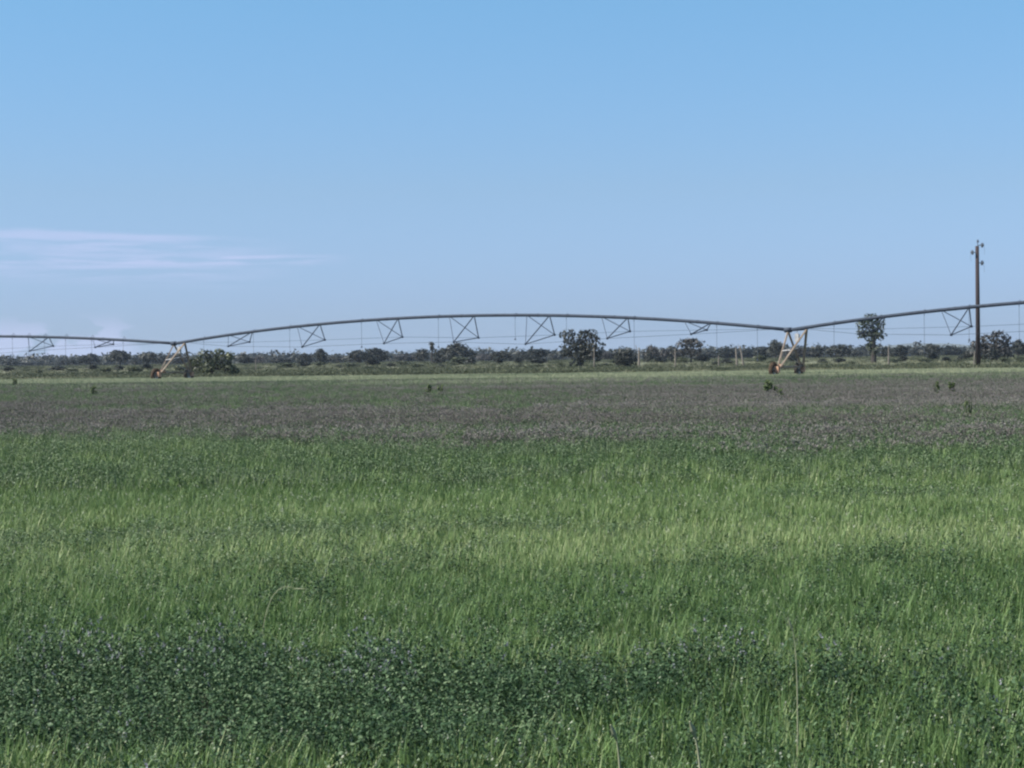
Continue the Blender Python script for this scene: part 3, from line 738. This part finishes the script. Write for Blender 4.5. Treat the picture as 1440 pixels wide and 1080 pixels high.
def alfalfa(name, stems, rad, h0, h1, leaf, per, mat, seed, flowers=0.0, fsize=.012, fn=9, up_=.9, fmat=None):
    rs = random.Random(seed); mb = MB(); V = []; F = []; FV = []; FF = []
    for i in range(stems):
        a = rs.uniform(0, 6.283); r_ = rad * math.sqrt(rs.random()); x, y = r_ * math.cos(a), r_ * math.sin(a); h = rs.uniform(h0, h1)
        lx, ly = rs.gauss(0, .12) * h, rs.gauss(0, .12) * h
        blade(V, F, x, y, h, leaf * .25, rs.uniform(0, 6.28), .05, 2)
        for j in range(per):
            t = .25 + .75 * (j + rs.random()) / per; sp_ = leaf * 1.6 * (1.25 - t * .5)
            quad_leaf(V, F, (x + lx * t + rs.gauss(0, sp_), y + ly * t + rs.gauss(0, sp_), h * t), leaf * rs.uniform(.55, 1.1), rs, up_)
        if rs.random() < flowers:
            for j in range(fn):
                quad_leaf(FV, FF, (x + lx + rs.gauss(0, fsize * 1.1), y + ly + rs.gauss(0, fsize * 1.1), h + rs.uniform(-.5, 1.6) * fsize * 1.6), fsize * rs.uniform(.7, 1.2), rs, .4)
    mb.add(V, F, 0); mb.add(FV, FF, 1); me = mb.mesh(name); me.materials.append(mat); me.materials.append(fmat or M_flow); return me

def field(name, meshes, pts, label, cat):
    """one object; a node tree puts the little plant meshes on its points"""
    col = bpy.data.collections.new(name + '_plants')          # not linked to the scene: only read by the node tree
    for i, me in enumerate(meshes):
        o = bpy.data.objects.new('%s_plant_%02d' % (name, i), me); col.objects.link(o)
    P_ = np.array(pts, dtype=np.float32)                      # x y z, var, rot, scale, zscale
    me = bpy.data.meshes.new(name); me.vertices.add(len(P_)); me.vertices.foreach_set('co', P_[:, :3].ravel())
    for an, ci in (('rz', 4), ('sc', 5), ('sz', 6)):
        at = me.attributes.new(an, 'FLOAT', 'POINT'); at.data.foreach_set('value', P_[:, ci].copy())
    at = me.attributes.new('pick', 'INT', 'POINT'); at.data.foreach_set('value', P_[:, 3].astype(np.int32))
    me.update()
    ob = bpy.data.objects.new(name, me); scene.collection.objects.link(ob)
    ng = bpy.data.node_groups.new(name + '_nodes', 'GeometryNodeTree')
    ng.interface.new_socket('Geometry', in_out='INPUT', socket_type='NodeSocketGeometry'); ng.interface.new_socket('Geometry', in_out='OUTPUT', socket_type='NodeSocketGeometry')
    N_ = ng.nodes.new; Lk = ng.links.new
    gi, go = N_('NodeGroupInput'), N_('NodeGroupOutput'); ip = N_('GeometryNodeInstanceOnPoints'); ci = N_('GeometryNodeCollectionInfo')
    ci.inputs['Collection'].default_value = col; ci.inputs['Separate Children'].default_value = True; ci.inputs['Reset Children'].default_value = True
    def attr(nm, ty='FLOAT'):
        a = N_('GeometryNodeInputNamedAttribute'); a.data_type = ty; a.inputs['Name'].default_value = nm; return a.outputs['Attribute']
    cr_ = N_('ShaderNodeCombineXYZ'); Lk(attr('rz'), cr_.inputs[2]); cs = N_('ShaderNodeCombineXYZ'); s_ = attr('sc')
    Lk(s_, cs.inputs[0]); Lk(s_, cs.inputs[1]); Lk(attr('sz'), cs.inputs[2])
    Lk(gi.outputs[0], ip.inputs['Points']); Lk(ci.outputs[0], ip.inputs['Instance']); ip.inputs['Pick Instance'].default_value = True
    Lk(attr('pick', 'INT'), ip.inputs['Instance Index']); Lk(cr_.outputs[0], ip.inputs['Rotation']); Lk(cs.outputs[0], ip.inputs['Scale'])
    Lk(ip.outputs[0], go.inputs[0])
    md = ob.modifiers.new('plants', 'NODES'); md.node_group = ng
    tag(ob, label, cat, kind='stuff'); return ob
# smooth 2-D value noise for planting decisions
_g = rng.random((256, 256))
def vnoise(x, y):
    xi = np.floor(x).astype(int); yi = np.floor(y).astype(int); fx = x - xi; fy = y - yi
    fx = fx * fx * (3 - 2 * fx); fy = fy * fy * (3 - 2 * fy); g_ = lambda a, c: _g[a % 256, c % 256]
    return (g_(xi, yi) * (1 - fx) + g_(xi + 1, yi) * fx) * (1 - fy) + (g_(xi, yi + 1) * (1 - fx) + g_(xi + 1, yi + 1) * fx) * fy
def fnoise(x, y): return .55 * vnoise(x, y) + .3 * vnoise(x * 2.1 + 7, y * 2.1 + 3) + .15 * vnoise(x * 4.3 + 1, y * 4.3 + 9)
def scatter(y0, y1, dens, margin=1.5):
    """even random points in the wedge the camera can see (plus a margin)"""
    hw = lambda y: .255 * y + margin
    A = (y1 - y0) * (hw(y0) + hw(y1)); n = int(A * dens)
    yy = rng.uniform(y0, y1, int(n * 2.2)); xx = rng.uniform(-hw(y1), hw(y1), len(yy)); k = np.abs(xx) < hw(yy)
    xx, yy = xx[k], yy[k]; return xx[:n] if len(xx) > n else xx, yy[:n] if len(yy) > n else yy
def rows(x, y, var, sc, sz):
    t = np.clip((y - 235) / 405, 0, 1); return np.stack([x, y, 1.25 * t * t * (3 - 2 * t), var, rng.uniform(0, 6.283, len(x)), sc, sz], 1)

# -- species by distance
gn = [grass_tuft('grass_tuft', 34, .13, .21, .32, .0085, M_grass, s, 3, (.1, .9)) for s in range(6)]
an = [alfalfa('alfalfa_clump', 9, .13, .18, .36, .0135, 20, M_alf, 40 + s, 0) for s in range(4)] + [alfalfa('alfalfa_clump', 9, .13, .22, .38, .0135, 18, M_alf, 50 + s, .55, .007, 7, .9, M_flow_near) for s in range(2)]
x, y = scatter(4.6, 15.5, 115, 1.6)
lat = x / y                                  # bearing
nz = fnoise(x * .7 + 20, y * .9)
# the leafy dark patch in the near field, wide at the left, thinning to the right
e_far = 10.1 + .5 * (nz - .5) * 4 - 1.0 * np.clip((lat - .02) / .2, 0, 1)
e_near = 7.75 + (nz - .5) * 1.0 + .0 * lat
inalf = (y < e_far) & (y > e_near)
pr = np.where(inalf, np.clip(.96 - 4.5 * np.clip(lat + .01, 0, 1), .32, .96), .15 + .10 * (y < e_near))
isa = rng.random(len(x)) < pr
bloom = sum(np.exp(-((lat - a) / b) ** 2 - ((y - c) / .55) ** 2) for a, b, c in ((-.205, .022, 9.7), (-.066, .022, 9.3), (.085, .04, 9.5), (-.15, .03, 9.6)))
isa |= rng.random(len(x)) < bloom * .3
flw = isa & (rng.random(len(x)) < .015 + .42 * bloom)
var = np.where(isa, np.where(flw, 10 + rng.integers(0, 2, len(x)), 6 + rng.integers(0, 4, len(x))), rng.integers(0, 6, len(x)))
sc = rng.uniform(.55, .95, len(x)); sz = .72 * rng.uniform(.82, 1.12, len(x)) * (.9 + .35 * fnoise(x * .35, y * .35 + 9)) * np.where(isa, .60 + .95 * fnoise(x * 2.4 + 5, y * 2.0), 1.0) * np.where(y < e_near, 1.08, 1)
field('near_crop', gn + an, rows(x, y, var, sc, sz), 'green grassy crop with leafy dark alfalfa in the foreground', 'crop')

gm = [grass_tuft('grass_tuft', 36, .19, .22, .33, .011, M_mid, 60 + s, 3, (.1, .8)) for s in range(6)]
am = [alfalfa('alfalfa_clump', 12, .20, .20, .33, .017, 24, M_leafy, 70 + s, 0) for s in range(3)]
x, y = scatter(14.6, 50, 44, 2)
k_ = y < 30.5 + (fnoise(x * .14 + 31, y * .2) - .5) * 20 + rng.normal(size=len(x)) * 4.5      # thins out raggedly into the flowers
x, y = x[k_], y[k_]
nz = fnoise(x * .25 + 3, y * .5); isa = rng.random(len(x)) < np.clip((nz - .66) * 4, .03, .6)
var = np.where(isa, 6 + rng.integers(0, 3, len(x)), rng.integers(0, 6, len(x)))
field('grassy_crop', gm + am, rows(x, y, var, rng.uniform(.6, 1.05, len(x)),   .70 * rng.uniform(.82, 1.12, len(x)) * (.86 + .4 * fnoise(x * .3, y * .45 + 9))), 'bright green grassy crop in the middle of the field', 'crop')

ab = [alfalfa('flowering_clump', 20, .30, .24, .38, .020, 20, M_alf_b, 80 + s, .7, .014, 7, .6) for s in range(5)]
ad = [alfalfa('leafy_clump', 20, .30, .24, .36, .022, 18, M_leafy, 95 + s, 0) for s in range(2)]
gb = [grass_tuft('grass_tuft', 24, .28, .24, .38, .018, M_mid if s == 0 else M_muted, 90 + s, 2) for s in range(3)]
x, y = scatter(24, 155, 15.0, 3)
nz = fnoise(x * .10 + 3, y * .10); edge = 31 + (fnoise(x * .14, y * .2) - .5) * 24
isg = rng.random(len(x)) < np.clip((edge + 11 - y) / 22, 0, 1) + np.clip((nz - .40) * 4, .34, .88) 
isg |= rng.random(len(x)) < np.clip((y - 70) / 60, 0, .8)
var = np.where(isg, 5 + np.where((y < edge + 6) & (rng.random(len(x)) < .75), 0, rng.integers(0, 3, len(x))), rng.integers(0, 5, len(x)))
lf = rng.random(len(x)) < np.where(y < edge + 10, .26, .06)
var = np.where(lf, 8 + rng.integers(0, 2, len(x)), var)
field('flowering_alfalfa', ab + gb + ad, rows(x, y, var, rng.uniform(.5, .95, len(x)), rng.uniform(.75, 1.1, len(x))), 'mauve flowering alfalfa across the middle distance of the field', 'crop')

gf = [grass_tuft('pale_tuft', 34, .5, .22, .40, .045, M_pale, 110 + s, 2) for s in range(5)]
gf += [grass_tuft('green_tuft', 34, .5, .25, .46, .035, M_muted, 120 + s, 2) for s in range(3)]
x, y = scatter(125, 216, 3.6, 5)
nz = fnoise(x * .05 + 13, y * .08); isg = rng.random(len(x)) < np.clip((nz - .5) * 4 + np.clip((158 - y) / 30, -.6, .7), .02, .9)
var = np.where(isg, 5 + rng.integers(0, 3, len(x)), rng.integers(0, 5, len(x)))
field('pale_crop', gf, rows(x, y, var, rng.uniform(.8, 1.3, len(x)), rng.uniform(.8, 1.15, len(x))), 'pale ripening crop along the far end of the field', 'crop')

rf = [grass_tuft('rough_tuft', 44, .8, .18, .50, .05, M_dry, 130 + s, 2) for s in range(4)] + [alfalfa('low_scrub', 22, .9, .25, .75, .09, 14, M_tree_g, 140 + s, 0) for s in range(3)]
x, y = scatter(222, 300, .55, 8); x2, y2 = scatter(300, 800, .05, 20)
x = np.concatenate([x, x2]); y = np.concatenate([y, y2])
nz = fnoise(x * .04 + 3, y * .03); isg = rng.random(len(x)) < np.clip((nz - .42) * 3, .10, .7)
var = np.where(isg, 4 + rng.integers(0, 3, len(x)), rng.integers(0, 4, len(x)))
field('rough_grass', rf, rows(x, y, var, rng.uniform(.8, 1.6, len(x)), rng.uniform(.6, 1.1, len(x))), 'rough olive grass and low scrub beyond the field', 'grass')

# ------------------------------------------------------------------ single weeds and dry stalks
def weed(px, top, foot, w_px, lab, seed):     # rows where it tops out and where it leaves the crop
    d = 3600 / (foot - hor(px)); h = EYE - (top - hor(px)) * d / FPX; w = .8 * w_px / FPX * d; h = .4 + (h - .4) * .8
    e = empty('tall_weed', (px_x(px, d), d, 0)); rs = random.Random(seed); mb = MB()
    for k in range(4):
        a = rs.uniform(-.5, .5) * w; mb.path([(a * .2, rs.uniform(-.05, .05), 0), (a * .6, 0, h * .5), (a, 0, h * rs.uniform(.8, 1))], [.02, .015, .008], 5)
    st_ = part('stem', mb, M_tree_g, e)
    bl = [(rs.uniform(-.4, .4) * w, 0, h * rs.uniform(.35, .92), w * .17, w * .17, h * .09) for k in range(9)]
    me = crown_mesh(bl, min(.05, w * .10), seed, M_weed, .22); me.name = 'leaves'; link('leaves', me, None, e)
    tag(e, lab, 'weed', 'tall weeds sticking out of the crop')
weed(1084, 530, 549, 24, 'bushy dark green weed in the crop below the right tower', 1)
weed(1097, 545, 556, 12, 'thin dark weed just right of and nearer than the bushy weed', 2)
weed(1317, 530, 551, 12, 'tall crooked dark weed in the crop left of the power pole', 3)
weed(1338, 533, 549, 16, 'small olive weed right of the tall crooked weed', 4)
weed(1362, 558, 579, 13, 'narrow dark weed standing below the power pole', 5)
weed(21, 527, 541, 9, 'dark green weed at the far left edge of the field', 6)
weed(132, 540, 552, 14, 'dark weed in the far crop left of the left tower', 7)
weed(603, 537, 550, 13, 'dark weed at the field end below the slim tree', 9)
weed(619, 538, 551, 11, 'dark weed just right of the one below the slim tree', 10)
M_straw = solid_mat('dry_straw', (0.20, 0.22, 0.12), (0.33, 0.33, 0.21), 9, .8)
def stalk(px0, y0, px1, y1, d, lab, bow=0.0, r=.004, lean_d=.05, arch=0):
    a = at_depth(px0, y0, d); b_ = at_depth(px1, y1, d - lean_d); mid = (a + b_) / 2 + Vector((bow, 0, abs(bow) * .3))
    e = empty('dry_stalk', (a.x, a.y, 0)); o_ = Vector(e.location)
    mb = MB(); root = Vector((a.x, a.y, 0)) - o_
    P0, P2_, P1_ = root, b_ - o_, (mid if not arch else a.lerp(b_, .15) + Vector((0, 0, arch))) - o_
    pts = [P0 * (1 - t) ** 2 + P1_ * 2 * t * (1 - t) + P2_ * t * t for t in [i / 12 for i in range(13)]]
    mb.path(pts, [r * (1.15 - .7 * i / 12) for i in range(13)], 5); part('stem', mb, M_straw, e)
    mb = MB(); dd = (b_ - mid).normalized(); mb.path([b_ - o_ - dd * .01, b_ - o_ + dd * .02, b_ - o_ + dd * .05], [r * .6, r * 1.5, r * .4], 6); part('seed_head', mb, M_straw, e)
    tag(e, lab, 'stalk', 'dry stalks in the near crop')
stalk(996, 1085, 977, 1034, 6.2, 'thick pale dry stalk leaning left at the bottom edge right of centre', 0, .006)
stalk(874, 1085, 866, 1038, 6.2, 'short pale dry stalk at the bottom edge just right of the centre', .01, .005)
stalk(1119, 950, 1114, 885, 7.4, 'long pale dry stalk bowed to the right in the lower right crop', .02, .0028)
stalk(364, 828, 416, 828, 11.0, 'thin pale stalk arching over the green grass at the left', 0, .0024, arch=.08)
